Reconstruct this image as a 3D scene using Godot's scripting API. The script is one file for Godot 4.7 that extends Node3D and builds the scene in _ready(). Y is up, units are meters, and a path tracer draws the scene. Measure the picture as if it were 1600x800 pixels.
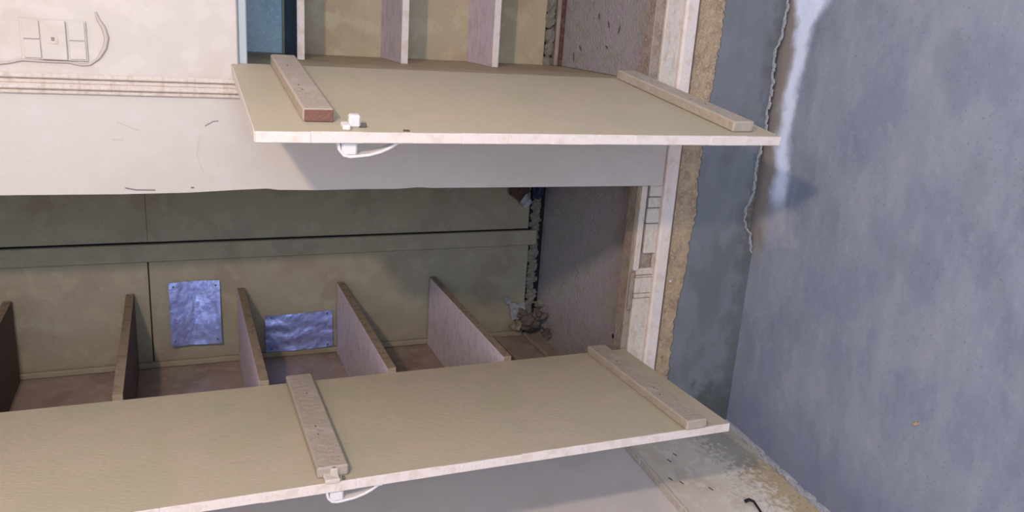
extends Node3D
# The photograph was taken with the phone turned a quarter turn: its right is the real "down".
# World: y up, closet front at z = 0, room towards +z, metres.

var M := {}
var banks := {}

# ------------------------------------------------------------------ textures
func bank(key: String, freq: float, sd: int, kind := FastNoiseLite.TYPE_SIMPLEX_SMOOTH, oct := 4) -> PackedByteArray:
	if not banks.has(key):
		var n := FastNoiseLite.new()
		n.seed = sd; n.frequency = freq; n.noise_type = kind
		n.fractal_type = FastNoiseLite.FRACTAL_FBM; n.fractal_octaves = oct
		var im := n.get_seamless_image(512, 512)
		im.convert(Image.FORMAT_L8)
		banks[key] = im.get_data()
	return banks[key]

func nv(b: PackedByteArray, x: int, y: int) -> float:
	return b[(y & 511) * 512 + (x & 511)] / 255.0

# layers: [bank, x factor, y factor, colour, from, to, strength]
func tile_texture(base: Color, layers: Array) -> ImageTexture:
	var data := PackedByteArray()
	data.resize(512 * 512 * 3)
	var i := 0
	for y in 512:
		for x in 512:
			var c := base
			for l in layers:
				var v: float = smoothstep(l[4], l[5], nv(l[0], x * l[1], y * l[2])) * l[6]
				c = c.lerp(l[3], v)
			data[i] = int(clampf(c.r, 0, 1) * 255); data[i + 1] = int(clampf(c.g, 0, 1) * 255); data[i + 2] = int(clampf(c.b, 0, 1) * 255)
			i += 3
	var im := Image.create_from_data(512, 512, false, Image.FORMAT_RGB8, data)
	im.generate_mipmaps()
	return ImageTexture.create_from_image(im)

func bump_texture(b: PackedByteArray, fx: int, fy: int, strength: float) -> ImageTexture:
	var data := PackedByteArray()
	data.resize(512 * 512)
	for y in 512:
		for x in 512:
			data[y * 512 + x] = b[((y * fy) & 511) * 512 + ((x * fx) & 511)]
	var im := Image.create_from_data(512, 512, false, Image.FORMAT_L8, data)
	im.convert(Image.FORMAT_RGBA8)
	im.bump_map_to_normal_map(strength)
	im.generate_mipmaps()
	return ImageTexture.create_from_image(im)

func painted(tex: Texture2D, rough: float, scale := 1.0, normal: Texture2D = null, nscale := 0.5, world := true) -> StandardMaterial3D:
	var m := StandardMaterial3D.new()
	m.albedo_texture = tex
	m.roughness = rough
	m.metallic_specular = 0.35
	if world:
		m.uv1_triplanar = true
		m.uv1_world_triplanar = true
		m.uv1_scale = Vector3.ONE * scale
	if normal:
		m.normal_enabled = true
		m.normal_texture = normal
		m.normal_scale = nscale
	return m

func flat(c: Color, rough := 0.7, metal := 0.0) -> StandardMaterial3D:
	var m := StandardMaterial3D.new()
	m.albedo_color = c; m.roughness = rough; m.metallic = metal
	return m

# ------------------------------------------------------------------ mesh helpers
func mb() -> SurfaceTool:
	var st := SurfaceTool.new()
	st.begin(Mesh.PRIMITIVE_TRIANGLES)
	return st

func vtx(st: SurfaceTool, p: Vector3, n: Vector3, uv: Vector2) -> void:
	st.set_normal(n); st.set_uv(uv); st.add_vertex(p)

func tri(st: SurfaceTool, a: Vector3, b: Vector3, c: Vector3, n: Vector3, ua := Vector2.ZERO, ub := Vector2.ZERO, uc := Vector2.ZERO) -> void:
	vtx(st, a, n, ua)
	if (b - a).cross(c - a).dot(n) > 0.0:
		vtx(st, c, n, uc); vtx(st, b, n, ub)
	else:
		vtx(st, b, n, ub); vtx(st, c, n, uc)

func quad(st: SurfaceTool, a: Vector3, b: Vector3, c: Vector3, d: Vector3, n: Vector3) -> void:
	tri(st, a, b, c, n); tri(st, a, c, d, n)

func face(st: SurfaceTool, a: Vector3, b: Vector3, c: Vector3, away: Vector3) -> void:
	var n := (b - a).cross(c - a).normalized()
	if n.dot(a + b + c - away * 3.0) < 0.0: n = -n
	tri(st, a, b, c, n)

# chamfered box: centre, size, basis
func box(st: SurfaceTool, c: Vector3, s: Vector3, bev := 0.002, B := Basis.IDENTITY) -> void:
	var h := s * 0.5
	bev = minf(bev, minf(h.x, minf(h.y, h.z)) * 0.45)
	var i := h - Vector3.ONE * bev
	var ax := [Vector3.RIGHT, Vector3.UP, Vector3.BACK]
	for k in 3:
		var u: Vector3 = ax[(k + 1) % 3]; var v: Vector3 = ax[(k + 2) % 3]; var w: Vector3 = ax[k]
		for sg in [-1.0, 1.0]:
			var o: Vector3 = w * h[k] * sg
			var du: Vector3 = u * i[(k + 1) % 3]; var dv: Vector3 = v * i[(k + 2) % 3]
			quad(st, c + B * (o + du + dv), c + B * (o - du + dv), c + B * (o - du - dv), c + B * (o + du - dv), B * (w * sg))
			for s2 in [-1.0, 1.0]:   # edge between face k and face k+1
				var a1: Vector3 = w * h[k] * sg + u * i[(k + 1) % 3] * s2
				var a2: Vector3 = w * i[k] * sg + u * h[(k + 1) % 3] * s2
				quad(st, c + B * (a1 + dv), c + B * (a2 + dv), c + B * (a2 - dv), c + B * (a1 - dv), (B * (w * sg + u * s2)).normalized())
	for sx in [-1.0, 1.0]:
		for sy in [-1.0, 1.0]:
			for sz in [-1.0, 1.0]:
				var g := Vector3(sx, sy, sz)
				tri(st, c + B * (Vector3(h.x, i.y, i.z) * g), c + B * (Vector3(i.x, h.y, i.z) * g), c + B * (Vector3(i.x, i.y, h.z) * g), (B * g).normalized())

func span(st: SurfaceTool, a: Vector3, b: Vector3, bev := 0.0015) -> void:
	box(st, (a + b) * 0.5, (b - a).abs(), bev)

# a polygon in x, y with depth z0..z1; uv from area (x0, y0, w, h), v runs downwards
func prism(st: SurfaceTool, poly: PackedVector2Array, z0: float, z1: float, area := Rect2(0, 0, 1, 1)) -> void:
	var idx := Geometry2D.triangulate_polygon(poly)
	var uvs := []
	for p in poly: uvs.append(Vector2((p.x - area.position.x) / area.size.x, 1.0 - (p.y - area.position.y) / area.size.y))
	for t in range(0, idx.size(), 3):
		var q := [poly[idx[t]], poly[idx[t + 1]], poly[idx[t + 2]]]
		for side in 2:
			var z: float = z1 if side == 0 else z0
			tri(st, Vector3(q[0].x, q[0].y, z), Vector3(q[1].x, q[1].y, z), Vector3(q[2].x, q[2].y, z), Vector3(0, 0, 1 if side == 0 else -1), uvs[idx[t]], uvs[idx[t + 1]], uvs[idx[t + 2]])
	var cw := Geometry2D.is_polygon_clockwise(poly)
	for k in poly.size():
		var a := poly[k]; var b := poly[(k + 1) % poly.size()]
		var e := b - a
		if e.length() < 1e-6: continue
		var n := Vector3(e.y, -e.x, 0).normalized()
		if cw: n = -n
		var ua: Vector2 = uvs[k]; var ub: Vector2 = uvs[(k + 1) % poly.size()]
		var A := Vector3(a.x, a.y, z0); var A1 := Vector3(a.x, a.y, z1); var B0 := Vector3(b.x, b.y, z0); var B1 := Vector3(b.x, b.y, z1)
		tri(st, A, A1, B1, n, ua, ua, ub); tri(st, A, B1, B0, n, ua, ub, ub)

# a tube of elliptical section along points; radii per point
func tube(st: SurfaceTool, pts: Array, radii: Array, seg := 8) -> void:
	var rings := []
	var prev := Vector3.ZERO
	for k in pts.size():
		var t: Vector3 = (pts[mini(k + 1, pts.size() - 1)] - pts[maxi(k - 1, 0)]).normalized()
		var side := prev
		if k == 0:
			side = t.cross(Vector3.UP if absf(t.y) < 0.9 else Vector3.RIGHT).normalized()
		side = (side - t * side.dot(t)).normalized()
		prev = side
		var up := t.cross(side)
		var ring := []
		for j in seg:
			var a := TAU * j / seg
			var n := side * cos(a) + up * sin(a)
			ring.append([pts[k] + n * radii[k], n])
		rings.append(ring)
	for k in rings.size() - 1:
		for j in seg:
			var j2 := (j + 1) % seg
			var q := [rings[k][j], rings[k][j2], rings[k + 1][j2], rings[k + 1][j]]
			for t3 in [[0, 1, 2], [0, 2, 3]]:
				var a0: Vector3 = q[t3[0]][0]; var b0: Vector3 = q[t3[1]][0]; var c0: Vector3 = q[t3[2]][0]
				var order := [0, 1, 2]
				if (b0 - a0).cross(c0 - a0).dot(q[t3[0]][1] + q[t3[1]][1] + q[t3[2]][1]) > 0.0: order = [0, 2, 1]
				for o in order: vtx(st, q[t3[o]][0], q[t3[o]][1], Vector2.ZERO)
	for e in [0, rings.size() - 1]:
		var mid: Vector3 = pts[e]
		for j in seg: face(st, mid, rings[e][j][0], rings[e][(j + 1) % seg][0], pts[1] if e == 0 else pts[e - 1])

# an irregular lump
func lump(st: SurfaceTool, c: Vector3, r: Vector3, sd: int, rough := 0.5) -> void:
	var n := FastNoiseLite.new()
	n.seed = sd; n.frequency = 0.9
	var rows := 6; var cols := 9
	var P := []
	for i in rows + 1:
		var row := []
		for j in cols:
			var th := PI * i / rows; var ph := TAU * j / cols
			var d := Vector3(sin(th) * cos(ph), cos(th), sin(th) * sin(ph))
			row.append(c + d * r * (1.0 + rough * n.get_noise_3d(d.x * 1.6, d.y * 1.6, d.z * 1.6)))
		P.append(row)
	for i in rows:
		for j in cols:
			var j2 := (j + 1) % cols
			if i > 0: face(st, P[i][j], P[i][j2], P[i + 1][j], c)
			if i < rows - 1: face(st, P[i][j2], P[i + 1][j2], P[i + 1][j], c)

# a crumpled sheet with a little thickness; origin, two edge vectors, bump height
func sheet(st: SurfaceTool, o: Vector3, u: Vector3, v: Vector3, nu: int, nw: int, hgt: Callable, thick := 0.0008) -> void:
	var n := u.cross(v).normalized()
	var P := []
	for i in nu + 1:
		var row := []
		for j in nw + 1:
			var a := float(i) / nu; var b := float(j) / nw
			var h: float = hgt.call(a, b)
			row.append(o + u * a + v * b + n * h)
		P.append(row)
	for s in 2:
		var off := n * (thick if s == 0 else 0.0)
		var dir := n if s == 0 else -n
		for i in nu:
			for j in nw:
				var N := []
				for q in [[i, j], [i + 1, j], [i + 1, j + 1], [i, j + 1]]:
					var i0 := maxi(q[0] - 1, 0); var i1 := mini(q[0] + 1, nu); var j0 := maxi(q[1] - 1, 0); var j1 := mini(q[1] + 1, nw)
					var nn: Vector3 = (P[i1][q[1]] - P[i0][q[1]]).cross(P[q[0]][j1] - P[q[0]][j0]).normalized()
					N.append([P[q[0]][q[1]] + off, nn if nn.dot(dir) > 0 else -nn])
				for t3 in [[0, 1, 2], [0, 2, 3]]:
					var a0: Vector3 = N[t3[0]][0]; var b0: Vector3 = N[t3[1]][0]; var c0: Vector3 = N[t3[2]][0]
					var order := [0, 1, 2]
					if (b0 - a0).cross(c0 - a0).dot(dir) > 0.0: order = [0, 2, 1]
					for k in order: vtx(st, N[t3[k]][0], N[t3[k]][1], Vector2.ZERO)

# ------------------------------------------------------------------ objects
var used := {}
func numbered(called: String) -> String:
	if not used.has(called):
		used[called] = 0
		return called
	used[called] += 1
	return "%s_%03d" % [called, used[called]]

func build(st: SurfaceTool, called: String, m: Material, parent: Node = self) -> MeshInstance3D:
	var o := MeshInstance3D.new()
	o.mesh = st.commit()
	o.material_override = m
	o.name = numbered(called) if parent == self else called
	parent.add_child(o, true)
	return o

func base(called: String, where := Vector3.ZERO) -> Node3D:
	var o := Node3D.new()
	o.name = numbered(called)
	add_child(o, true)
	o.position = where
	return o

func tag(o: Node, label := "", category := "", group := "", kind := "") -> Node:
	if label: o.set_meta("label", label)
	if category: o.set_meta("category", category)
	if group: o.set_meta("group", group)
	if kind: o.set_meta("kind", kind)
	return o

func struct(o: Node, label: String, category: String) -> Node:
	return tag(o, label, category, "", "structure")

# ------------------------------------------------------------------ materials
func make_materials() -> void:
	var low := bank("low", 0.006, 11)
	var mid := bank("mid", 0.02, 12)
	var fine := bank("fine", 0.09, 13)
	var grit := bank("grit", 0.25, 14)
	var cell := bank("cell", 0.03, 15, FastNoiseLite.TYPE_CELLULAR, 2)
	var nb_fine := bump_texture(fine, 1, 1, 3.0)
	var nb_grit := bump_texture(grit, 1, 1, 4.0)
	var nb_mid := bump_texture(mid, 1, 1, 5.0)
	var nb_grain := bump_texture(fine, 4, 1, 2.0)
	M.nb_fine = nb_fine; M.nb_mid = nb_mid
	M.white = painted(tile_texture(Color(0.764, 0.718, 0.686), [[low, 1, 1, Color(0.736, 0.675, 0.633), .45, .75, .6], [mid, 1, 1, Color(0.803, 0.762, 0.739), .5, .8, .5], [grit, 1, 1, Color(0.668, 0.616, 0.575), .8, .9, .25]]), .55, 1.3, nb_mid, .12)
	M.trim = painted(tile_texture(Color(.79, .735, .69), [[mid, 1, 3, Color(.72, .65, .59), .5, .8, .7], [fine, 1, 1, Color(.84, .79, .75), .55, .8, .5], [grit, 1, 1, Color(.58, .51, .45), .76, .86, .5]]), .5, 1.7, nb_fine, .35)
	M.edge = painted(tile_texture(Color(.86, .80, .77), [[mid, 1, 1, Color(.80, .72, .66), .5, .8, .6], [fine, 1, 1, Color(.72, .63, .54), .70, .86, .3]]), .5, 2.3, nb_fine, .3)
	M.door = painted(tile_texture(Color(0.713, 0.660, 0.570), [[fine, 5, 1, Color(0.644, 0.593, 0.499), .42, .75, .28], [mid, 2, 1, Color(0.739, 0.653, 0.582), .45, .8, .6], [low, 1, 1, Color(0.675, 0.643, 0.538), .45, .75, .6], [cell, 4, 1, Color(0.602, 0.526, 0.442), .8, .95, .3]]), .5, 1.0, nb_grain, .10)
	M.door_out = painted(tile_texture(Color(0.807, 0.766, 0.745), [[low, 1, 1, Color(0.766, 0.714, 0.683), .45, .75, .6]]), .5, 1.2, nb_fine, .2)
	M.batten = painted(tile_texture(Color(0.668, 0.612, 0.553), [[fine, 1, 6, Color(0.598, 0.533, 0.469), .45, .75, .5], [mid, 1, 1, Color(0.698, 0.651, 0.605), .5, .8, .7]]), .5, 1.4, nb_fine, .3)
	M.raw_wood = painted(tile_texture(Color(.50, .36, .31), [[fine, 6, 1, Color(.38, .26, .22), .45, .75, .7]]), .8, 3.0, nb_fine, .5)
	M.back = painted(tile_texture(Color(0.596, 0.546, 0.461), [[low, 1, 1, Color(0.558, 0.492, 0.416), .45, .75, .7], [mid, 1, 1, Color(0.630, 0.586, 0.496), .5, .8, .6], [grit, 1, 1, Color(0.432, 0.374, 0.308), .76, .86, .5]]), .55, 1.2, nb_fine, .25)
	M.back_pale = painted(tile_texture(Color(0.712, 0.641, 0.525), [[low, 1, 1, Color(0.667, 0.579, 0.475), .45, .75, .7], [mid, 1, 1, Color(0.752, 0.687, 0.564), .5, .8, .6], [grit, 1, 1, Color(0.519, 0.441, 0.352), .76, .86, .5]]), .55, 1.2, nb_fine, .25)
	M.back_blue = painted(tile_texture(Color(0.816, 0.882, 0.900), [[low, 1, 1, Color(0.730, 0.803, 0.830), .4, .7, .7], [fine, 1, 1, Color(0.920, 0.961, 0.970), .55, .8, .5], [grit, 1, 1, Color(0.480, 0.488, 0.496), .76, .84, .6]]), .6, 1.4, nb_fine, .3)
	M.shelf = painted(tile_texture(Color(0.870, 0.812, 0.863), [[mid, 1, 2, Color(0.774, 0.707, 0.745), .45, .75, .6], [fine, 1, 5, Color(0.933, 0.886, 0.962), .5, .8, .5]]), .5, 1.5, nb_fine, .25)
	M.shelf_blue = painted(tile_texture(Color(0.305, 0.350, 0.438), [[mid, 1, 1, Color(0.249, 0.283, 0.371), .45, .75, .6]]), .55, 1.5, nb_fine, .25)
	M.side = painted(tile_texture(Color(0.631, 0.552, 0.504), [[low, 1, 1, Color(0.564, 0.479, 0.434), .45, .75, .7], [mid, 1, 1, Color(0.676, 0.615, 0.587), .55, .8, .6]]), .42, 1.6, nb_fine, .2)
	M.cement = painted(tile_texture(Color(0.665, 0.638, 0.644), [[low, 1, 1, Color(0.679, 0.623, 0.682), .42, .72, .8], [mid, 1, 1, Color(0.623, 0.607, 0.574), .5, .78, .8], [fine, 1, 1, Color(0.721, 0.707, 0.698), .58, .8, .5], [grit, 1, 1, Color(0.441, 0.414, 0.403), .76, .84, .7]]), .75, 1.8, nb_fine, .6)
	M.blue = painted(tile_texture(Color(0.452, 0.457, 0.481), [[low, 1, 1, Color(0.405, 0.406, 0.408), .42, .7, .8], [mid, 1, 1, Color(0.482, 0.486, 0.507), .5, .78, .6], [cell, 1, 1, Color(0.411, 0.400, 0.382), .7, .95, .4], [grit, 1, 1, Color(0.340, 0.326, 0.318), .74, .84, .5]]), .6, 1.5, nb_fine, .45)
	M.mortar = painted(tile_texture(Color(0.696, 0.601, 0.493), [[mid, 1, 1, Color(0.597, 0.508, 0.419), .45, .72, .8], [fine, 1, 1, Color(0.783, 0.693, 0.591), .55, .78, .7], [grit, 1, 1, Color(0.510, 0.421, 0.345), .68, .82, .7]]), .9, 2.0, nb_grit, .9)
	M.rubble = painted(tile_texture(Color(0.511, 0.479, 0.425), [[mid, 1, 1, Color(0.436, 0.382, 0.339), .45, .72, .8], [fine, 1, 1, Color(0.598, 0.576, 0.533), .55, .78, .7]]), .9, 4.0, nb_grit, .9)
	M.rust = painted(tile_texture(Color(.38, .25, .22), [[mid, 1, 1, Color(.45, .36, .32), .45, .72, .9]]), .9, 4.0, nb_grit, .8)
	M.pale = painted(tile_texture(Color(.66, .65, .66), [[fine, 1, 1, Color(.5, .48, .47), .5, .75, .7]]), .8, 4.0, nb_grit, .8)
	M.dark = flat(Color(.10, .09, .09), .9)
	M.foil = painted(tile_texture(Color(0.694, 0.713, 0.916), [[mid, 1, 1, Color(0.597, 0.616, 0.859), .45, .7, .8], [fine, 1, 1, Color(0.771, 0.780, 0.907), .55, .75, .5]]), .42, 4.0, nb_mid, .2)
	M.foil.metallic = 1.0
	M.handle = flat(Color(.86, .83, .82), .35)
	M.steel = flat(Color(.45, .42, .40), .45, .7)
	M.wire = flat(Color(.05, .05, .055), .5)
	M.paper = flat(Color(.56, .54, .54), .8)
	M.brown_cloth = painted(tile_texture(Color(.36, .25, .24), [[mid, 1, 1, Color(.28, .18, .18), .45, .7, .8]]), .9, 6.0, nb_grit, .8)
	M.navy = flat(Color(.17, .17, .30), .5)
	M.wall_paint = painted(tile_texture(Color(.85, .81, .785), [[low, 1, 1, Color(.82, .77, .745), .45, .75, .5], [mid, 1, 1, Color(.87, .83, .81), .5, .8, .4]]), .6, 1.2)
	M.sill = painted(tile_texture(Color(.60, .535, .485), [[mid, 1, 1, Color(.54, .47, .42), .45, .72, .8], [fine, 1, 1, Color(.64, .585, .545), .55, .78, .6]]), .85, 2.0, nb_fine, .5)
	M.debris = painted(tile_texture(Color(.42, .355, .325), [[mid, 1, 1, Color(.33, .28, .26), .45, .72, .8], [fine, 1, 1, Color(.50, .44, .40), .55, .78, .6]]), .9, 5.0, nb_grit, .8)
	M.under = flat(Color(.37, .315, .285), .8)  # dark tone for floor chips and for shade put under the shelves
	M.cable = flat(Color(.72, .66, .635), .6)
	M.shelf_edge = painted(tile_texture(Color(.58, .50, .42), [[mid, 1, 1, Color(.50, .43, .36), .45, .72, .8]]), .7, 3.0, nb_fine, .4)
	M.room = painted(tile_texture(Color(.78, .75, .72), [[low, 1, 1, Color(.74, .71, .68), .45, .75, .6]]), .8, 1.0)

# floor picture: x -1.2..0.8, z -0.1..1.9
func floor_texture() -> ImageTexture:
	var N := 1024
	var low := bank("low", 0.006, 11); var mid := bank("mid", 0.02, 12); var fine := bank("fine", 0.09, 13); var grit := bank("grit", 0.25, 14)
	var data := PackedByteArray(); data.resize(N * N * 3)
	var i := 0
	for py in N:
		var z := -0.1 + 2.0 * py / N
		for px in N:
			var x := -1.2 + 2.0 * px / N
			var c := Color(0.546, 0.566, 0.623)
			c = c.lerp(Color(0.474, 0.507, 0.584), smoothstep(.35, .75, nv(low, px, py)) * .55)
			c = c.lerp(Color(0.599, 0.611, 0.655), smoothstep(.40, .80, nv(mid, px / 3, py)) * .45)
			c = c.lerp(Color(0.448, 0.467, 0.519), smoothstep(.5, .85, nv(mid, px / 4 + 200, py / 2 + 90)) * .35)
			c = c.lerp(Color(0.657, 0.664, 0.695), smoothstep(.60, .9, nv(fine, px / 2, py)) * .2)
			c = c.lerp(Color(0.330, 0.330, 0.368), smoothstep(.78, .86, nv(grit, px, py)) * .5)
			if z < 0.35:
				var w := (nv(mid, px + 77, py) - .5) * .05 + (nv(fine, px, py + 31) - .5) * .015
				# bare grey strip against the wall
				var bare := (1.0 - smoothstep(.030, .050, z + w * .6)) * smoothstep(-.62, -.50, x)
				c = c.lerp(Color(0.566, 0.521, 0.486), bare * .85)
				# pale blue whitewash drag along the wall
				var zc := .062 + .012 * sin(x * 9.0)
				var half := .022 + .035 * smoothstep(.02, .09, x)
				var band := smoothstep(half + .020, half - .016, absf(z + w * .5 - zc)) * smoothstep(-.47, -.36, x)
				c = c.lerp(Color(0.888, 0.918, 1.000), band * .92)
				var puff := 1.0 - smoothstep(.02, .075, Vector2(x + .47, (z - .085) * .8).length() + w)
				c = c.lerp(Color(0.671, 0.657, 0.695), puff * .7)
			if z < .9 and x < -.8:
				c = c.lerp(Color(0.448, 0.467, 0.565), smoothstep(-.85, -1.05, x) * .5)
			data[i] = int(c.r * 255); data[i + 1] = int(c.g * 255); data[i + 2] = int(c.b * 255)
			i += 3
	var im := Image.create_from_data(N, N, false, Image.FORMAT_RGB8, data)
	im.generate_mipmaps()
	return ImageTexture.create_from_image(im)

# blue plinth coat: x -1.07..0.62 (u), y -.01...23 (v), with the dark damp patch by the left corner
func plinth_texture() -> ImageTexture:
	var low := bank("low", 0.006, 11); var mid := bank("mid", 0.02, 12); var fine := bank("fine", 0.09, 13); var grit := bank("grit", 0.25, 14)
	var W := 1690; var H := 240
	var im := Image.create_empty(W, H, false, Image.FORMAT_RGB8)
	for y in H:
		var wy := .23 - y * .001
		for x in W:
			var wx := -1.07 + x * .001
			var c := Color(0.452, 0.457, 0.481)
			c = c.lerp(Color(0.405, 0.406, 0.408), smoothstep(.40, .72, nv(low, x / 2, y)) * .7)
			c = c.lerp(Color(0.482, 0.486, 0.507), smoothstep(.5, .78, nv(mid, x / 3, y / 2)) * .5)
			c = c.lerp(Color(.40, .43, .41), smoothstep(.55, .8, nv(mid, x / 2 + 60, y + 200)) * .35)
			var w := (nv(mid, x, y + 40) - .5) * .10 + (nv(fine, x, y) - .5) * .03
			var damp := (1.0 - smoothstep(.06, .20, wx + 1.07 + w)) * (1.0 - smoothstep(.07, .15, wy + w))
			damp = maxf(damp, (1.0 - smoothstep(.015, .055, wy + w * .6)) * .45)
			c = c.lerp(Color(.30, .31, .30), damp * .75)
			c = c.lerp(Color(.27, .27, .29), smoothstep(.74, .84, nv(grit, x, y)) * .45)
			im.set_pixel(x, y, c)
	im.generate_mipmaps()
	return ImageTexture.create_from_image(im)

func dab(im: Image, p: Vector2, r: float, c: Color, k: float) -> void:
	for y in range(int(p.y - r - 1), int(p.y + r + 2)):
		for x in range(int(p.x - r - 1), int(p.x + r + 2)):
			if x < 0 or y < 0 or x >= im.get_width() or y >= im.get_height(): continue
			var f := 1.0 - smoothstep(r * .4, r + .6, Vector2(x, y).distance_to(p))
			im.set_pixel(x, y, im.get_pixel(x, y).lerp(c, f * k))

func scratch(im: Image, pts: Array, r: float, c: Color, k: float) -> void:
	for s in pts.size() - 1:
		var n := int(pts[s].distance_to(pts[s + 1]) / maxf(r * .7, .5)) + 1
		for j in n: dab(im, pts[s].lerp(pts[s + 1], float(j) / n), r, c, k)

# pier face: x -.372...-.15, y .30..2.2 with its scratches and rubbed marks
func pier_texture() -> ImageTexture:
	var low := bank("low", 0.006, 11); var mid := bank("mid", 0.02, 12); var grit := bank("grit", 0.25, 14)
	var im := Image.create_empty(256, 2048, false, Image.FORMAT_RGB8)
	for y in 2048:
		for x in 256:
			var c := Color(0.761, 0.723, 0.696)
			c = c.lerp(Color(0.732, 0.684, 0.648), smoothstep(.45, .75, nv(low, x / 2, y / 4)) * .4)
			c = c.lerp(Color(0.789, 0.756, 0.739), smoothstep(.5, .8, nv(mid, x / 2, y / 2)) * .25)
			c = c.lerp(Color(0.646, 0.597, 0.557), smoothstep(.76, .86, nv(grit, x, y)) * .4)
			im.set_pixel(x, y, c)
	var at := func(x: float, y: float) -> Vector2: return Vector2((x + .375) / .225 * 256.0, (2.2 - y) / 1.9 * 2048.0)
	var dk := Color(0.283, 0.249, 0.258)
	scratch(im, [at.call(-.362, 1.513), at.call(-.366, 1.495), at.call(-.367, 1.46)], 1.6, dk, .4)
	scratch(im, [at.call(-.363, 1.395), at.call(-.363, 1.39)], 1.8, dk, .5)
	scratch(im, [at.call(-.241, 1.365), at.call(-.232, 1.35), at.call(-.231, 1.34)], 1.5, dk, .28)
	scratch(im, [at.call(-.26, 1.375), at.call(-.30, 1.383), at.call(-.335, 1.37)], 2.5, Color(0.570, 0.529, 0.527), .05)
	scratch(im, [at.call(-.235, 1.52), at.call(-.245, 1.50), at.call(-.252, 1.48)], 2.0, Color(0.570, 0.529, 0.499), .09)
	scratch(im, [at.call(-.268, 1.53), at.call(-.27, 1.51)], 2.0, Color(0.570, 0.529, 0.499), .09)
	im.generate_mipmaps()
	return ImageTexture.create_from_image(im)

# left skirting: z 0..1.0 (u), y 0...36 (v)
func skirting_texture() -> ImageTexture:
	var low := bank("low", 0.006, 11); var mid := bank("mid", 0.02, 12); var fine := bank("fine", 0.09, 13); var grit := bank("grit", 0.25, 14)
	var W := 1024; var H := 384
	var im := Image.create_empty(W, H, false, Image.FORMAT_RGB8)
	for y in H:
		var wy := .36 * (1.0 - float(y) / H)
		for x in W:
			var z := float(x) / W
			var c := Color(0.847, 0.789, 0.725)
			c = c.lerp(Color(0.777, 0.713, 0.646), smoothstep(.45, .75, nv(low, x, y)) * .6)
			c = c.lerp(Color(0.893, 0.853, 0.799), smoothstep(.5, .8, nv(mid, x, y)) * .6)
			var w := (nv(mid, x * 2, y * 2) - .5) * .12 + (nv(fine, x, y) - .5) * .04
			c = c.lerp(Color(0.707, 0.619, 0.482), (1.0 - smoothstep(.05, .11, wy + w)) * smoothstep(.12, .22, z) * .8)
			c = c.lerp(Color(0.591, 0.560, 0.516), (1.0 - smoothstep(.07, .13, absf(z - .10 + w))) * (1.0 - smoothstep(.09, .14, wy + w)) * .6)
			c = c.lerp(Color(0.939, 0.900, 0.867), smoothstep(.04, .0, absf(wy - .14 + w)) * smoothstep(.2, .3, z) * .5)
			c = c.lerp(Color(0.532, 0.455, 0.347), smoothstep(.70, .80, nv(fine, x + 99, y)) * (1.0 - smoothstep(.10, .16, wy)) * .6)
			c = c.lerp(Color(0.474, 0.420, 0.380), smoothstep(.78, .86, nv(grit, x, y)) * .6)
			im.set_pixel(x, y, c)
	var at := func(z: float, y: float) -> Vector2: return Vector2(z * W, (1.0 - y / .36) * H)
	for d in [[.12, .27], [.10, .24], [.19, .31], [.21, .29], [.25, .23]]:
		scratch(im, [at.call(d[0], d[1]), at.call(d[0] + .012, d[1] - .004)], 2.4, Color(0.242, 0.208, 0.200), .7)
	scratch(im, [at.call(.10, .17), at.call(.14, .15), at.call(.16, .11), at.call(.15, .07)], 7.0, Color(0.730, 0.736, 0.708), .5)
	im.generate_mipmaps()
	return ImageTexture.create_from_image(im)

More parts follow.
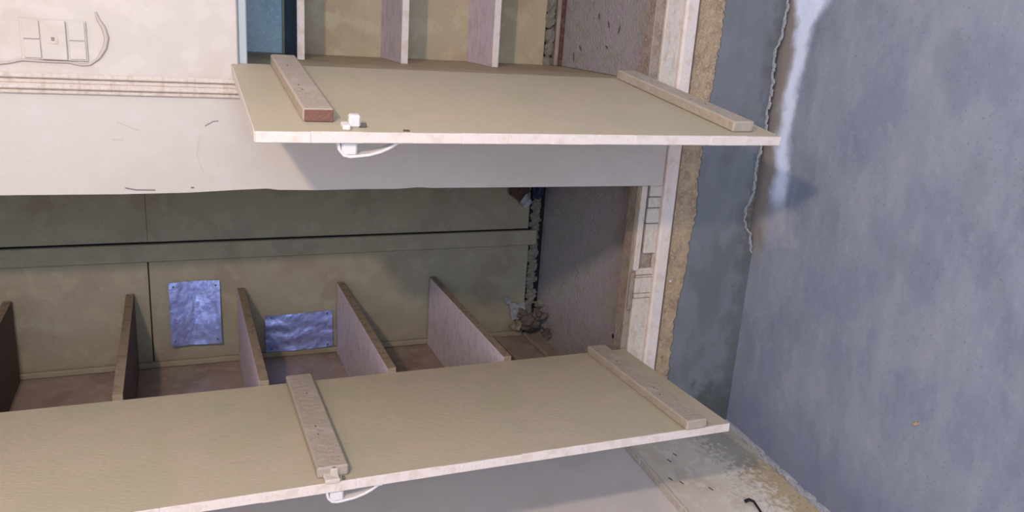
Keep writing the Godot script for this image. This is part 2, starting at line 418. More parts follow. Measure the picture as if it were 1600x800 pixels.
# ------------------------------------------------------------------ pieces
# Cupboard door: hinge line at P (x, z), free edge at Q, from y0 to y1; thing's inner face looks towards +x
func door(parent: Node, P: Vector2, Q: Vector2, y0: float, y1: float, thick: float, bat: Array, sd: int) -> MeshInstance3D:
	var u := Vector3(Q.x - P.x, 0, Q.y - P.y)
	var w := u.length(); u = u.normalized()
	var n := Vector3(u.z, 0, -u.x)
	var B := Basis(u, Vector3.UP, n * -1.0)      # x along the width, y up, z to the outside
	var o := Vector3(P.x, 0, P.y)
	var rng := RandomNumberGenerator.new(); rng.seed = sd
	var D := mb()
	# board with slightly uneven free and top edges: a grid prism in its own frame
	var poly := PackedVector2Array()
	var steps := 40
	for k in steps + 1: poly.append(Vector2(0, lerpf(y0, y1, float(k) / steps)))
	poly.append(Vector2(w * .5, y1 + .0006))
	for k in steps + 1: poly.append(Vector2(w - .0012 + rng.randf_range(-.0008, .0008), lerpf(y1, y0, float(k) / steps)))
	var flatb := mb()
	prism(flatb, poly, 0.0, thick - .001)
	var arr := flatb.commit()
	D.append_from(arr, 0, Transform3D(B, o))
	var d := build(D, "door", M.door, parent)
	# painted lipping on the free edge and the outer skin
	var e := mb()
	for k in 12:
		var a := lerpf(y0, y1, k / 12.0); var b := lerpf(y0, y1, (k + 1) / 12.0)
		box(e, o + u * (w + .0012 + rng.randf_range(-.0006, .0006)) + Vector3.UP * (a + b) * .5 - n * thick * .5, Vector3(.0035, b - a + .0005, thick + rng.randf_range(-.0006, .001)), .0008, B)
	tag(build(e, "edge_strip", M.edge, d), "white painted edge strip")
	var s := mb()
	box(s, o + u * w * .5 + Vector3.UP * (y0 + y1) * .5 - n * (thick + .0005), Vector3(w, y1 - y0 - .002, .0015), .0005, B)
	box(s, o + u * w * .5 + Vector3.UP * (y1 + .001) - n * thick * .5, Vector3(w - .002, .002, thick), .0005, B)
	tag(build(s, "outer_skin", M.door_out, d), "white painted outer face")
	for t in bat:    # [s from, s to, y centre at hinge, y centre at free, width, raw end?]
		var bt := mb()
		var a3: Vector3 = o + u * t[0] + Vector3.UP * t[2] + n * .0105
		var b3: Vector3 = o + u * t[1] + Vector3.UP * t[3] + n * .0105
		var dir := (b3 - a3).normalized()
		box(bt, (a3 + b3) * .5, Vector3((b3 - a3).length(), t[4], .021), .003, Basis(dir, dir.cross(n) * -1.0, n))
		var bm := build(bt, "batten", M.batten, d)
		tag(bm, "cream wooden batten nailed across the board")
		if t[5]:
			var ew := mb()
			box(ew, b3 + dir * .0006, Vector3(.0022, t[4] - .004, .018), .0006, Basis(dir, dir.cross(n) * -1.0, n))
			tag(build(ew, "batten_end", M.raw_wood, d), "brown bare sawn end of the batten")
		for q in [.25, .62, .70]:
			var nl := mb()
			var pp: Vector3 = a3.lerp(b3, q) + n * .0106 + Vector3.UP * rng.randf_range(-.008, .008)
			box(nl, pp, Vector3(.005, .003, .001), .0003, B)
			build(nl, "nail", M.raw_wood, d)
	return d

func pull(d: Node, o: Vector3, u: Vector3, n: Vector3, s: float, ya: float, yb: float, out: float) -> void:
	# bow handle on the outer face: broad leg at the upper end, slim bow to the lower end; n points outwards
	var st := mb()
	var prof := [[0.0, 0.0], [.02, .55], [.10, .95], [.20, 1.05], [.34, 1.0], [.52, .92], [.70, .70], [.85, .42], [.95, .14], [1.0, 0.0]]
	for k in prof.size() - 1:
		var a: Array = prof[k]; var b: Array = prof[k + 1]
		var A: Vector3 = o + u * s + Vector3.UP * lerpf(ya, yb, a[0]) + n * out * a[1]
		var C: Vector3 = o + u * s + Vector3.UP * lerpf(ya, yb, b[0]) + n * out * b[1]
		var dir: Vector3 = (C - A).normalized()
		var wid := .020 - .006 * float(k) / prof.size()
		box(st, (A + C) * .5, Vector3((C - A).length() + .003, .0045, wid), .0014, Basis(dir, u.cross(dir) * 1.0, u))
	# the solid upper leg
	box(st, o + u * s + Vector3.UP * (lerpf(ya, yb, .18)) + n * out * .48, Vector3(out * .98, absf(ya - yb) * .26, .018), .003, Basis(n, Vector3.UP, n.cross(Vector3.UP)))
	box(st, o + u * s + Vector3.UP * (lerpf(ya, yb, .97)) + n * .0015, Vector3(.003, .016, .017), .001, Basis(n, Vector3.UP, n.cross(Vector3.UP)))
	tag(build(st, "handle", M.handle, d), "white bow pull handle")

# the node sits at the thing's base; its parts keep their places
func rebase(o: Node3D, p: Vector3) -> void:
	o.position = p
	for c in o.get_children(): c.position -= p

func px_line(y: float, pts: Array) -> float:
	for k in pts.size() - 1:
		if (pts[k].y - y) * (pts[k + 1].y - y) <= 0.0 and pts[k].y != pts[k + 1].y:
			return lerpf(pts[k].x, pts[k + 1].x, (y - pts[k].y) / (pts[k + 1].y - pts[k].y))
	return pts[0].x

func _ready() -> void:
	# ---- camera (turned a quarter turn, as the photograph was), sky, light, exposure
	var cam := Camera3D.new()
	cam.name = "camera"
	var down := Vector3(0.92568963, -0.04619853, 0.37545226)
	var left := Vector3(-0.06544888, 0.95798696, 0.27924438)
	var into := Vector3(-0.37257905, -0.28306656, 0.88377496)
	var right_w := Vector3(-left.x, -down.x, -into.x)
	var up_w := -Vector3(-left.y, -down.y, -into.y)
	var fwd_w := Vector3(-left.z, -down.z, -into.z)
	cam.fov = rad_to_deg(2.0 * atan(400.0 / 1275.3))
	cam.near = 0.02
	cam.transform = Transform3D(Basis(right_w, up_w, -fwd_w).orthonormalized(), Vector3(0, 1.42, 1.7))
	add_child(cam)
	cam.current = true

	var we := WorldEnvironment.new()
	we.name = "environment"
	var env := Environment.new()
	var sky := Sky.new()
	var sm := ProceduralSkyMaterial.new()
	sm.sky_top_color = Color(.42, .56, .80); sm.sky_horizon_color = Color(.78, .82, .88)
	sm.ground_bottom_color = Color(.30, .28, .26); sm.ground_horizon_color = Color(.62, .62, .62)
	sky.sky_material = sm
	env.background_mode = Environment.BG_SKY
	env.sky = sky
	env.background_energy_multiplier = 1.0
	env.tonemap_mode = Environment.TONE_MAPPER_LINEAR
	env.tonemap_exposure = 1.0
	env.sdfgi_enabled = true; env.ssao_enabled = true; env.ssil_enabled = true
	we.environment = env
	add_child(we)

	var lamp_at := Vector3(.48, 1.86, 1.58)
	var bulb_light := OmniLight3D.new()
	bulb_light.name = "bulb_light"
	bulb_light.light_color = Color(1.0, .91, .82)
	bulb_light.light_energy = 1.8
	bulb_light.light_size = .035
	bulb_light.omni_range = 9.0; bulb_light.omni_attenuation = 2.0
	bulb_light.shadow_enabled = true
	bulb_light.position = lamp_at
	add_child(bulb_light)
	var rear_fill := AreaLight3D.new()  # soft bluish fill, added at an unseen window to lift the shadows
	rear_fill.name = "added_window_fill"
	rear_fill.area_size = Vector2(1.9, 1.3)
	rear_fill.light_color = Color(.755, .87, 1.0)
	rear_fill.light_energy = 6.4
	rear_fill.area_range = 12.0
	rear_fill.shadow_enabled = true
	rear_fill.position = Vector3(.5, 1.6, 3.38)
	add_child(rear_fill)
	var rear_fill2 := AreaLight3D.new()  # second fill, added to brighten the door faces and left wall
	rear_fill2.name = "added_side_window_fill"
	rear_fill2.area_size = Vector2(2.0, 1.4)
	rear_fill2.light_color = Color(.84, .90, 1.0)
	rear_fill2.light_energy = 2.2
	rear_fill2.area_range = 12.0
	rear_fill2.shadow_enabled = true
	rear_fill2.position = Vector3(2.16, 1.75, 1.7)
	rear_fill2.rotation.y = PI / 2
	add_child(rear_fill2)

	make_materials()

	# ---- room shell
	var st := mb()
	var F := [Vector3(-1.7, 0, -.02), Vector3(2.4, 0, -.02), Vector3(2.4, 0, 3.7), Vector3(-1.7, 0, 3.7)]
	var fuv := func(p: Vector3) -> Vector2: return Vector2((p.x + 1.2) / 2.0, (p.z + .1) / 2.0)
	tri(st, F[0], F[1], F[2], Vector3.UP, fuv.call(F[0]), fuv.call(F[1]), fuv.call(F[2]))
	tri(st, F[0], F[2], F[3], Vector3.UP, fuv.call(F[0]), fuv.call(F[2]), fuv.call(F[3]))
	span(st, Vector3(-1.7, -.12, -.02), Vector3(2.4, -.001, 3.7))
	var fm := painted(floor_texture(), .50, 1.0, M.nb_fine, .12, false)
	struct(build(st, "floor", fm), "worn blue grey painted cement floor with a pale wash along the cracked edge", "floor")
	st = mb(); span(st, Vector3(-1.7, 2.7, -.9), Vector3(2.4, 2.82, 3.7))
	struct(build(st, "ceiling", M.room), "plain white ceiling over the room, outside the frame", "ceiling")
	st = mb()
	span(st, Vector3(2.2, 0, -.9), Vector3(2.4, 2.7, .65)); span(st, Vector3(2.2, 0, 2.75), Vector3(2.4, 2.7, 3.7))
	span(st, Vector3(2.2, 0, .65), Vector3(2.4, 1.0, 2.75)); span(st, Vector3(2.2, 2.5, .65), Vector3(2.4, 2.7, 2.75))
	struct(build(st, "wall_right", M.room), "plain white side wall far from the cupboards", "wall")
	st = mb()
	span(st, Vector3(-1.7, 0, 3.5), Vector3(-.5, 2.7, 3.7)); span(st, Vector3(1.5, 0, 3.5), Vector3(2.2, 2.7, 3.7))
	span(st, Vector3(-.5, 0, 3.5), Vector3(1.5, .9, 3.7)); span(st, Vector3(-.5, 2.3, 3.5), Vector3(1.5, 2.7, 3.7))
	struct(build(st, "wall_rear", M.room), "white wall with the added window opening, behind the photographer", "wall")
	var gm := StandardMaterial3D.new()
	gm.transparency = BaseMaterial3D.TRANSPARENCY_ALPHA; gm.albedo_color = Color(.9, .95, 1, .08); gm.roughness = .02
	for w in [["window_1", Vector3(.5, .9, 3.6), 0.0, 2.0, 1.4, "added plain white window for fill light, behind the photographer"], ["window_2", Vector3(2.3, 1.0, 1.7), PI / 2, 2.1, 1.5, "added plain white window for fill light, in the side wall far from the cupboards"]]:  # unseen windows, added as sources for the two fill lights
		var win := base(w[0], w[1])
		struct(win, w[5], "window")
		var ww: float = w[3]; var wh: float = w[4]
		st = mb()
		for x in [-ww * .5 + .025, 0.0, ww * .5 - .025]: box(st, Vector3(x, wh * .5, 0), Vector3(.05, wh, .06))
		for y in [.025, wh - .025]: box(st, Vector3(0, y, 0), Vector3(ww, .05, .06))
		build(st, "window_frame", M.edge, win)
		for x in [-ww * .25 + .005, ww * .25 - .005]:
			st = mb(); box(st, Vector3(x, wh * .5, 0), Vector3(ww * .5 - .07, wh - .1, .005), .001)
			build(st, "pane", gm, win)
		win.rotation.y = w[2]

	# left wall, turned a few degrees out
	var LB := Basis(Vector3(.087, 0, -1).normalized().cross(Vector3.UP).normalized() * -1.0, Vector3.UP, Vector3(-.087, 0, 1).normalized())
	var lw := func(s: float, y: float, outw: float) -> Vector3:   # s along the wall, outw from the skirting face into the room
		return Vector3(-1.066, 0, 0) + Vector3(-.087, 0, 1).normalized() * s + Vector3.UP * y + Vector3(1, 0, .087).normalized() * outw
	var WB := Basis(Vector3(1, 0, .087).normalized(), Vector3.UP, Vector3(-.087, 0, 1).normalized())
	st = mb(); box(st, lw.call(1.72, 1.35, -.121), Vector3(.20, 2.7, 3.56), .001, WB)
	struct(build(st, "wall_left", M.wall_paint), "white side wall that the longer open door lies along", "wall")
	var sk := base("baseboard_left")
	struct(sk, "dirty white plastered skirting between the side wall and the blue floor", "skirting")
	st = mb()
	var q4 := [[0.0, 0.0], [3.4, 0.0], [3.4, .332], [0.0, .332]]
	var uvq := []
	for q in q4: uvq.append(Vector2(q[0], 1.0 - q[1] / .36))
	var nrm := Vector3(1, 0, .087).normalized()
	tri(st, lw.call(0, 0, 0), lw.call(3.4, 0, 0), lw.call(3.4, .332, 0), nrm, uvq[0], uvq[1], uvq[2])
	tri(st, lw.call(0, 0, 0), lw.call(3.4, .332, 0), lw.call(0, .332, 0), nrm, uvq[0], uvq[2], uvq[3])
	box(st, lw.call(1.7, .166, -.0115), Vector3(.021, .332, 3.4), .001, WB)
	build(st, "skirting_board", painted(skirting_texture(), .75, 1.0, null, 0.0, false), sk)
	st = mb()
	var rs := RandomNumberGenerator.new(); rs.seed = 4
	for k in 34: box(st, lw.call(.05 + k * .1, .334 + rs.randf_range(-.001, .001), -.010), Vector3(.022, .010, .102), .004, WB)
	build(st, "top_ledge", M.trim, sk)
	st = mb()
	for k in 60: lump(st, lw.call(.010 + k * .022, .001, .001), Vector3(.009 + rs.randf() * .004, .009 + rs.randf() * .004, .042), 300 + k, .5)
	tag(build(st, "mortar_fillet", M.pale, sk), "rough pale mortar along the floor", "", "", "stuff")

	# front wall: pier between the cupboards, plinth, panels
	var wf := base("wall_front")
	struct(wf, "white built-in cupboard front with blue washed plinth and bare mortar strip", "wall")
	var edge_pts := [Vector2(-.371, 2.3), Vector2(-.372, 1.70), Vector2(-.3735, 1.52), Vector2(-.3725, 1.40), Vector2(-.370, 1.345), Vector2(-.368, 1.30), Vector2(-.3665, 1.25), Vector2(-.3695, 1.23), Vector2(-.3715, 1.15), Vector2(-.3705, 1.06), Vector2(-.3715, .98), Vector2(-.3685, .93), Vector2(-.3705, .90), Vector2(-.372, .70), Vector2(-.373, .45), Vector2(-.374, .306)]
	var pp := PackedVector2Array()
	for p in edge_pts: pp.append(p)
	pp.append(Vector2(-.185, .306)); pp.append(Vector2(-.185, 2.3))
	st = mb(); prism(st, pp, -.012, 0.0, Rect2(-.375, .30, .225, 1.9))
	tag(build(st, "pier_face", painted(pier_texture(), .5, 1.0, M.nb_mid, .12, false), wf), "smooth white pier between the two cupboards")
	st = mb(); span(st, Vector3(-.366, .30, -.70), Vector3(-.133, 2.3, -.0125))
	build(st, "pier_core", M.back, wf)
	# panel that carries the switch, over the right cupboard
	st = mb(); span(st, Vector3(-.152, 1.300, -.04), Vector3(.62, 2.3, .012), .003)
	build(st, "switch_panel", M.white, wf)
	st = mb(); span(st, Vector3(-.150, 1.283, -.045), Vector3(.62, 1.2995, .002), .002)
	build(st, "head_strip", flat(Color(.66, .68, .69), .6), wf)
	st = mb(); span(st, Vector3(-1.085, .30, -.035), Vector3(-.830, 2.3, -.002))
	build(st, "hinge_jamb", M.white, wf)
	st = mb(); span(st, Vector3(.45, .30, -.70), Vector3(.62, 1.2825, -.002))
	build(st, "far_jamb", M.white, wf)
	st = mb(); span(st, Vector3(-1.3, 2.3, -.9), Vector3(2.2, 2.7, 0)); span(st, Vector3(.62, 0, -.9), Vector3(2.2, 2.3, 0)); span(st, Vector3(-1.3, -.12, -.9), Vector3(.62, 2.3, -.72)); span(st, Vector3(-1.3, -.12, -.72), Vector3(-1.09, 2.3, -.036))
	build(st, "masonry", M.room, wf)
	# plinth
	st = mb(); span(st, Vector3(-1.09, -.12, -.70), Vector3(.62, .264, -.022))
	build(st, "plinth_core", M.rubble, wf)
	var rp := RandomNumberGenerator.new(); rp.seed = 21
	var up_pts := [Vector2(-1.07, .222), Vector2(-.904, .214), Vector2(-.81, .217), Vector2(-.701, .216), Vector2(-.613, .201), Vector2(-.527, .202), Vector2(-.442, .192), Vector2(-.359, .201), Vector2(-.286, .201), Vector2(-.15, .196), Vector2(-.074, .193), Vector2(-.029, .189), Vector2(.031, .188), Vector2(.075, .190), Vector2(.30, .195), Vector2(.62, .20)]
	var lo_pts := [Vector2(.62, .012), Vector2(.30, .010), Vector2(.088, .008), Vector2(.05, .012), Vector2(.011, .013), Vector2(-.020, .017), Vector2(-.033, .026), Vector2(-.075, .022), Vector2(-.114, .020), Vector2(-.162, .021), Vector2(-.227, .019), Vector2(-.275, .024), Vector2(-.33, .030), Vector2(-.395, .027), Vector2(-.446, .044), Vector2(-.472, .045), Vector2(-.508, .018), Vector2(-.553, .006), Vector2(-.568, -.004), Vector2(-1.07, -.004)]
	var coat := PackedVector2Array()
	for k in up_pts.size() - 1:
		for j in 8:
			var p: Vector2 = up_pts[k].lerp(up_pts[k + 1], j / 8.0)
			coat.append(p + Vector2(0, rp.randf_range(-.004, .004)))
	coat.append(up_pts[-1])
	var lip := []
	for k in lo_pts.size() - 1:
		var steps: int = maxi(1, int(lo_pts[k].distance_to(lo_pts[k + 1]) / .008))
		for j in steps:
			var p: Vector2 = lo_pts[k].lerp(lo_pts[k + 1], float(j) / steps)
			if p.x > -.56 and p.x < .6: p.y += rp.randf_range(-.0025, .0025)
			coat.append(p)
			if p.x > -.565: lip.append(p)
	coat.append(lo_pts[-1])
	st = mb(); prism(st, coat, -.0215, 0.0, Rect2(-1.07, -.01, 1.69, .24))
	tag(build(st, "blue_coat", painted(plinth_texture(), .6, 1.0, null, 0.0, false), wf), "blue grey cement coat with ragged upper edge and cracked foot")
	st = mb(); span(st, Vector3(-1.088, .16, -.0215), Vector3(.62, .264, -.004), .001)
	for k in 90:
		lump(st, Vector3(-1.05 + k * .0185 + rp.randf_range(-.005, .005), .212 + rp.randf_range(-.014, .044), -.004), Vector3(.008 + rp.randf() * .008, .007 + rp.randf() * .006, .0022), 700 + k, .7)
	tag(build(st, "mortar_strip", M.mortar, wf), "bare tan mortar where the blue coat has peeled")
	st = mb()
	for k in lip.size() - 1:
		var a: Vector2 = lip[k]; var b: Vector2 = lip[k + 1]
		var o1 := .006 + .003 * sin(k * 1.7) + rp.randf_range(0, .002)
		var t1 := .0035 + rp.randf_range(0, .002)
		var c := Vector3((a.x + b.x) * .5, (a.y + b.y) * .5 + .001, o1 * .5)
		var dirl := Vector3(b.x - a.x, b.y - a.y, 0)
		box(st, c, Vector3(dirl.length() + .002, t1, o1), .001, Basis(dirl.normalized(), Vector3(0, 0, 1).cross(dirl.normalized()), Vector3(0, 0, 1)))
	tag(build(st, "broken_lip", M.pale, wf), "curled pale broken plaster edge over the dark crack")

	# moulding beside the right cupboard
	var t1m := base("trim_1")
	struct(t1m, "ribbed white vertical moulding between the smooth pier and the switch panel", "moulding")
	for r in [[-.1525, .0075, .016], [-.1625, .0065, .010], [-.1715, .0085, .013], [-.1815, .0055, .007]]:
		st = mb(); box(st, Vector3(r[0], 1.35, r[2] * .5 - .012), Vector3(r[1] + .0022, 2.0, r[2] + .024), .003)
		build(st, "moulding_rib", M.trim, t1m)
	st = mb(); span(st, Vector3(-.1855, .32, -.012), Vector3(-.1485, 2.3, .003))
	build(st, "moulding_ground", M.trim, t1m)
	# bottom rail
	var t2 := base("trim_2")
	struct(t2, "long white painted rail under both cupboards and over the mortar strip", "rail")
	st = mb(); span(st, Vector3(-1.07, .268, -.020), Vector3(.62, .304, .012), .005)
	build(st, "rail_bead", M.edge, t2)
	st = mb(); span(st, Vector3(-1.07, .262, -.020), Vector3(.62, .270, .004), .002)
	build(st, "rail_foot", M.raw_wood, t2)

	# ---- left cupboard
	var cl := base("built_in_cupboard", Vector3(0, 0, 0))
	tag(cl, "open cupboard with two silver foil sheets inside and the longer door", "cupboard")
	var zb := -.65
	st = mb(); span(st, Vector3(-.6505, 1.503, zb - .02), Vector3(-.366, 2.29, zb), .0004); build(st, "back_panel", M.back, cl)
	st = mb(); span(st, Vector3(-1.02, 1.5065, zb - .02), Vector3(-.66, 2.29, zb)); build(st, "back_panel", M.back, cl)
	st = mb(); span(st, Vector3(-.6505, .372, zb - .02), Vector3(-.366, 1.5022, zb + .001), .0004); build(st, "back_panel", M.back, cl)
	st = mb(); span(st, Vector3(-1.02, .365, zb - .02), Vector3(-.66, 1.5035, zb)); build(st, "back_panel", M.back, cl)
	st = mb(); span(st, Vector3(-1.02, .30, zb - .04), Vector3(-.366, 2.29, zb - .0205)); build(st, "back_board", M.dark, cl)
	st = mb(); span(st, Vector3(-.704, .345, zb + .0005), Vector3(-.6545, 2.29, zb + .014), .002); tag(build(st, "cover_strip", M.back, cl), "flat strip over the joint of the back panels")
	st = mb(); span(st, Vector3(-1.036, .30, zb - .04), Vector3(-1.0205, 2.29, -.036)); build(st, "side_panel", M.side, cl)
	st = mb(); span(st, Vector3(-1.020, .37, zb + .0005), Vector3(-1.002, 2.29, zb + .016), .004); build(st, "corner_bead", M.back, cl)
	st = mb(); span(st, Vector3(-1.0202, .355, zb + .017), Vector3(-1.006, .372, -.05), .003); build(st, "side_batten", M.side, cl)
	st = mb(); span(st, Vector3(-1.0202, .455, zb + .017), Vector3(-1.008, .475, -.05), .003); build(st, "side_batten", M.side, cl)
	st = mb(); span(st, Vector3(-1.036, .265, zb - .04), Vector3(-.366, .31, -.021)); var lf := build(st, "cupboard_floor", M.cement, cl)
	st = mb(); lump(st, Vector3(-.834, .3105, -.152), Vector3(.007, .0015, .006), 3, .6)
	tag(build(st, "knot_hole", M.dark, lf), "dark hole in the cupboard floor")
	# crumbled joint between back and floor
	st = mb()
	var rc := RandomNumberGenerator.new(); rc.seed = 8
	for k in 44:
		lump(st, Vector3(-1.0 + k * .0145, .348 + rc.randf_range(-.006, .006), zb - .004), Vector3(.012, .012 + rc.randf() * .006, .005 + rc.randf() * .005), 900 + k, .8)
	tag(build(st, "crumbled_joint", M.rubble, cl), "crumbled grey plaster at the foot of the back panel")
	# threshold: flat top and the broken fillet pieces along its front
	st = mb(); span(st, Vector3(-1.07, .305, -.055), Vector3(-.372, .366, -.013), .002); tag(build(st, "threshold", M.sill, cl), "bare tan sill behind the white rail")
	for f in [[-.374, -.402, .303, .338], [-.404, -.430, .303, .339], [-.432, -.470, .303, .340], [-.472, -.549, .303, .338], [-.588, -.606, .303, .352], [-.6075, -.612, .303, .350], [-.6135, -.655, .303, .3515], [-.6565, -.668, .303, .350], [-.6695, -1.06, .303, .352]]:
		st = mb(); span(st, Vector3(f[1], f[2], -.0128), Vector3(f[0], f[3], -.001), .002)
		build(st, "fillet_piece", M.trim, cl)
	st = mb(); span(st, Vector3(-.592, .348, -.0128), Vector3(-.374, .364, .003), .002); build(st, "fillet_bar", M.trim, cl)
	st = mb(); span(st, Vector3(-.70, .3525, -.0128), Vector3(-.60, .364, -.004), .002); build(st, "fillet_bar", M.sill, cl)
	for y in [1.845, 1.554, 1.265, .981, .693]:
		st = mb()
		span(st, Vector3(-1.0203, y - .0095, zb + .0165), Vector3(-.794, y + .0095, .002), .002)
		var sf := build(st, "shelf", M.shelf, cl)
		st = mb(); span(st, Vector3(-1.0203, y - .0105, zb + .0165), Vector3(-.7942, y - .0093, .0018), .0003)  # thin dark sheet carrying the shade below the shelf in its colour
		tag(build(st, "underside", M.under, sf), "shelf underside coloured dark for shade")
		st = mb(); span(st, Vector3(-.7941, y - .0102, zb + .0166), Vector3(-.7922, y + .0096, .0022), .0006); span(st, Vector3(-1.0203, y - .0101, .0021), Vector3(-.7922, y + .0094, .0036), .0005)
		tag(build(st, "edge_strip", M.shelf_edge, sf), "tan worn edge")
	var dl := door(cl, Vector2(-.804, .004), Vector2(-.788, .449), .366, 2.26, .018, [[.004, .43, 1.192, 1.192, .055, false], [.004, .452, .452, .452, .05, false], [.004, .43, 2.12, 2.12, .05, false]], 5)
	var du := Vector3(.016, 0, .445).normalized(); var dn := Vector3(du.z, 0, -du.x); var dox := Vector3(-.804, 0, .004)
	pull(dl, dox - dn * .019, du, -dn, .436, 1.205, 1.112, .021)
	st = mb()
	var CB := Basis(du, Vector3.UP, -dn)
	box(st, dox + du * .437 + Vector3.UP * 1.196 + dn * .004, Vector3(.030, .026, .008), .002, CB)
	box(st, dox + du * .430 + Vector3.UP * 1.190 + dn * .012, Vector3(.010, .014, .012), .003, CB)
	tag(build(st, "catch", M.trim, dl), "small painted catch plate")
	st = mb()
	box(st, dox + du * .428 + Vector3.UP * 1.190 + dn * .0185, Vector3(.004, .006, .002), .0005, CB)
	build(st, "catch_screw", M.steel, dl)
	st = mb()
	box(st, dox + du * .442 + Vector3.UP * 1.176 + dn * .003, Vector3(.006, .005, .006), .001, CB)
	build(st, "catch_screw", M.steel, dl)

	# ---- right cupboard
	var cr := base("built_in_cupboard", Vector3(0, 0, 0))
	tag(cr, "open cupboard with three white-edged shelves, blue at one end, and the shorter door", "cupboard")
	zb = -.65
	st = mb(); span(st, Vector3(-.133, 1.139, zb - .02), Vector3(.45, 1.282, zb)); tag(build(st, "back_panel", M.back_blue, cr), "blue painted end of the back")
	st = mb(); span(st, Vector3(-.133, .362, zb - .02), Vector3(.45, 1.1385, zb)); build(st, "back_panel", M.back_pale, cr)
	st = mb(); span(st, Vector3(-.133, .265, zb - .045), Vector3(.45, 1.282, zb - .0205)); build(st, "back_board", M.dark, cr)
	st = mb(); span(st, Vector3(-.1335, .305, zb), Vector3(-.1325, 1.282, -.03), .0003); build(st, "side_panel", M.back_pale, cr)
	for k in 14:
		st = mb()
		var lx := -.125 + k * .041 + rc.randf_range(-.004, .004)
		lump(st, Vector3(lx, .345 + rc.randf_range(-.004, .004), zb - .006), Vector3(.022 + rc.randf() * .006, .017 + rc.randf() * .004, .012), 40 + k, .6)
		build(st, "mortar_lump", M.rubble, cr)
	st = mb(); span(st, Vector3(-.132, .265, zb - .02), Vector3(.45, .327, zb + .004)); build(st, "foot_course", M.side, cr)
	st = mb(); span(st, Vector3(-.132, .303, zb + .0042), Vector3(.45, .316, zb + .012), .003); tag(build(st, "rust_line", M.rust, cr), "red brown stained line along the foot")
	st = mb(); span(st, Vector3(-.1325, .265, zb + .004), Vector3(.45, .303, -.021)); var uf := build(st, "cupboard_floor", M.cement, cr)
	for g in [[-.0, -.36, .010, .4], [-.012, -.30, .012, -.3], [-.072, -.52, .012, .9], [-.10, -.56, .014, .2], [-.06, -.36, .007, 1.2], [.02, -.42, .009, .1]]:
		st = mb(); lump(st, Vector3(0, 0, 0), Vector3(g[2], .0012, .0035), int(g[2] * 5000), .8)
		var gm2 := build(st, "paint_chip", M.under, uf)
		gm2.position = Vector3(g[0], .3036, g[1]); gm2.rotation.y = g[3]
	st = mb(); span(st, Vector3(-.149, .305, -.055), Vector3(.45, .372, -.013), .002); tag(build(st, "threshold", M.sill, cr), "bare tan sill behind the white rail")
	st = mb(); span(st, Vector3(-.149, .303, -.0128), Vector3(.45, .350, .0), .003); build(st, "fillet_piece", M.trim, cr)
	var n_s := 0
	for sh in [[1.133, -.405], [.869, -.417], [.611, -.434]]:
		st = mb(); span(st, Vector3(-.1322, sh[0] - .0175, zb + .0002), Vector3(.449, sh[0], sh[1] - .003), .001)
		var so := build(st, "shelf", M.shelf_blue if n_s == 0 else M.shelf, cr)
		if n_s == 0: tag(so, "shelf painted dark blue on its face")
		st = mb(); span(st, Vector3(-.1320, sh[0] - .0178, sh[1] - .0029), Vector3(.449, sh[0] + .0003, sh[1]), .001)
		tag(build(st, "edge_strip", M.edge, so), "white front edge")
		n_s += 1
	var dr := door(cr, Vector2(-.118, .004), Vector2(-.181, .464), .362, 1.312, .017, [[.002, .412, 1.217, 1.213, .048, true], [.002, .44, .447, .432, .048, false]], 6)
	du = Vector3(-.063, 0, .460).normalized(); dn = Vector3(du.z, 0, -du.x); dox = Vector3(-.118, 0, .004)
	pull(dr, dox - dn * .018, du, -dn, .448, 1.190, 1.094, .023)
	CB = Basis(du, Vector3.UP, -dn)
	st = mb()
	box(st, dox + du * .436 + Vector3.UP * 1.163 + dn * .010, Vector3(.016, .018, .020), .003, CB)
	box(st, dox + du * .446 + Vector3.UP * 1.178 + dn * .004, Vector3(.024, .012, .008), .003, CB)
	tag(build(st, "catch", M.handle, dr), "small white catch block")
	st = mb()
	box(st, dox + du * .438 + Vector3.UP * 1.149 + dn * .003, Vector3(.006, .010, .006), .001, CB)
	build(st, "catch_screw", M.steel, dr)
	st = mb()
	box(st, dox + du * .457 + Vector3.UP * 1.085 + dn * .0008, Vector3(.006, .010, .002), .0005, CB)
	build(st, "catch_screw", M.steel, dr)

	rebase(cl, Vector3(-.72, .265, -.33)); rebase(cr, Vector3(.16, .265, -.33))
	rebase(wf, Vector3(-.24, 0, -.36)); rebase(t1m, Vector3(-.168, .32, 0)); rebase(t2, Vector3(-.22, .262, 0)); rebase(sk, lw.call(1.7, 0, -.008))

	# ---- foil sheets on the back of the left cupboard
	var nz := FastNoiseLite.new(); nz.seed = 31; nz.frequency = 2.6
	for f in [[Vector3(-.953, 1.456, -.6485), Vector3(0, -.134, 0), Vector3(.186, .0, 0), 0.0], [Vector3(-1.000, 1.199, -.648), Vector3(.004, -.196, 0), Vector3(.112, 0, 0), 9.0]]:
		var fo := base("foil_sheet", f[0])
		st = mb()
		var off: float = f[3]
		var hf := func(a: float, b: float) -> float:
			var h := .0035 + .0020 * nz.get_noise_2d(a * .8 + off, b * .8) + .0007 * nz.get_noise_2d(a * 4.0 + off, b * 4.0)
			if off == 0.0: return h + .016 * (1.0 - b) + .010 * absf(a - .42 - .14 * b) * 1.6
			return h + .013 * (1.0 - b) * (.7 + .3 * a) + .004 * sin(a * 3.0)
		sheet(st, Vector3.ZERO, f[1], f[2], 24, 20, hf)
		build(st, "foil", M.foil, fo)
		for cc in [[.08, .08], [.92, .07], [.09, .93], [.92, .92]]:
			st = mb()
			var nh2: float = hf.call(cc[0], cc[1])
			box(st, f[1] * cc[0] + f[2] * cc[1] + Vector3(0, 0, nh2 * .5 + .001), Vector3(.0055, .0055, nh2 + .002), .0015)
			build(st, "nail", M.steel, fo)
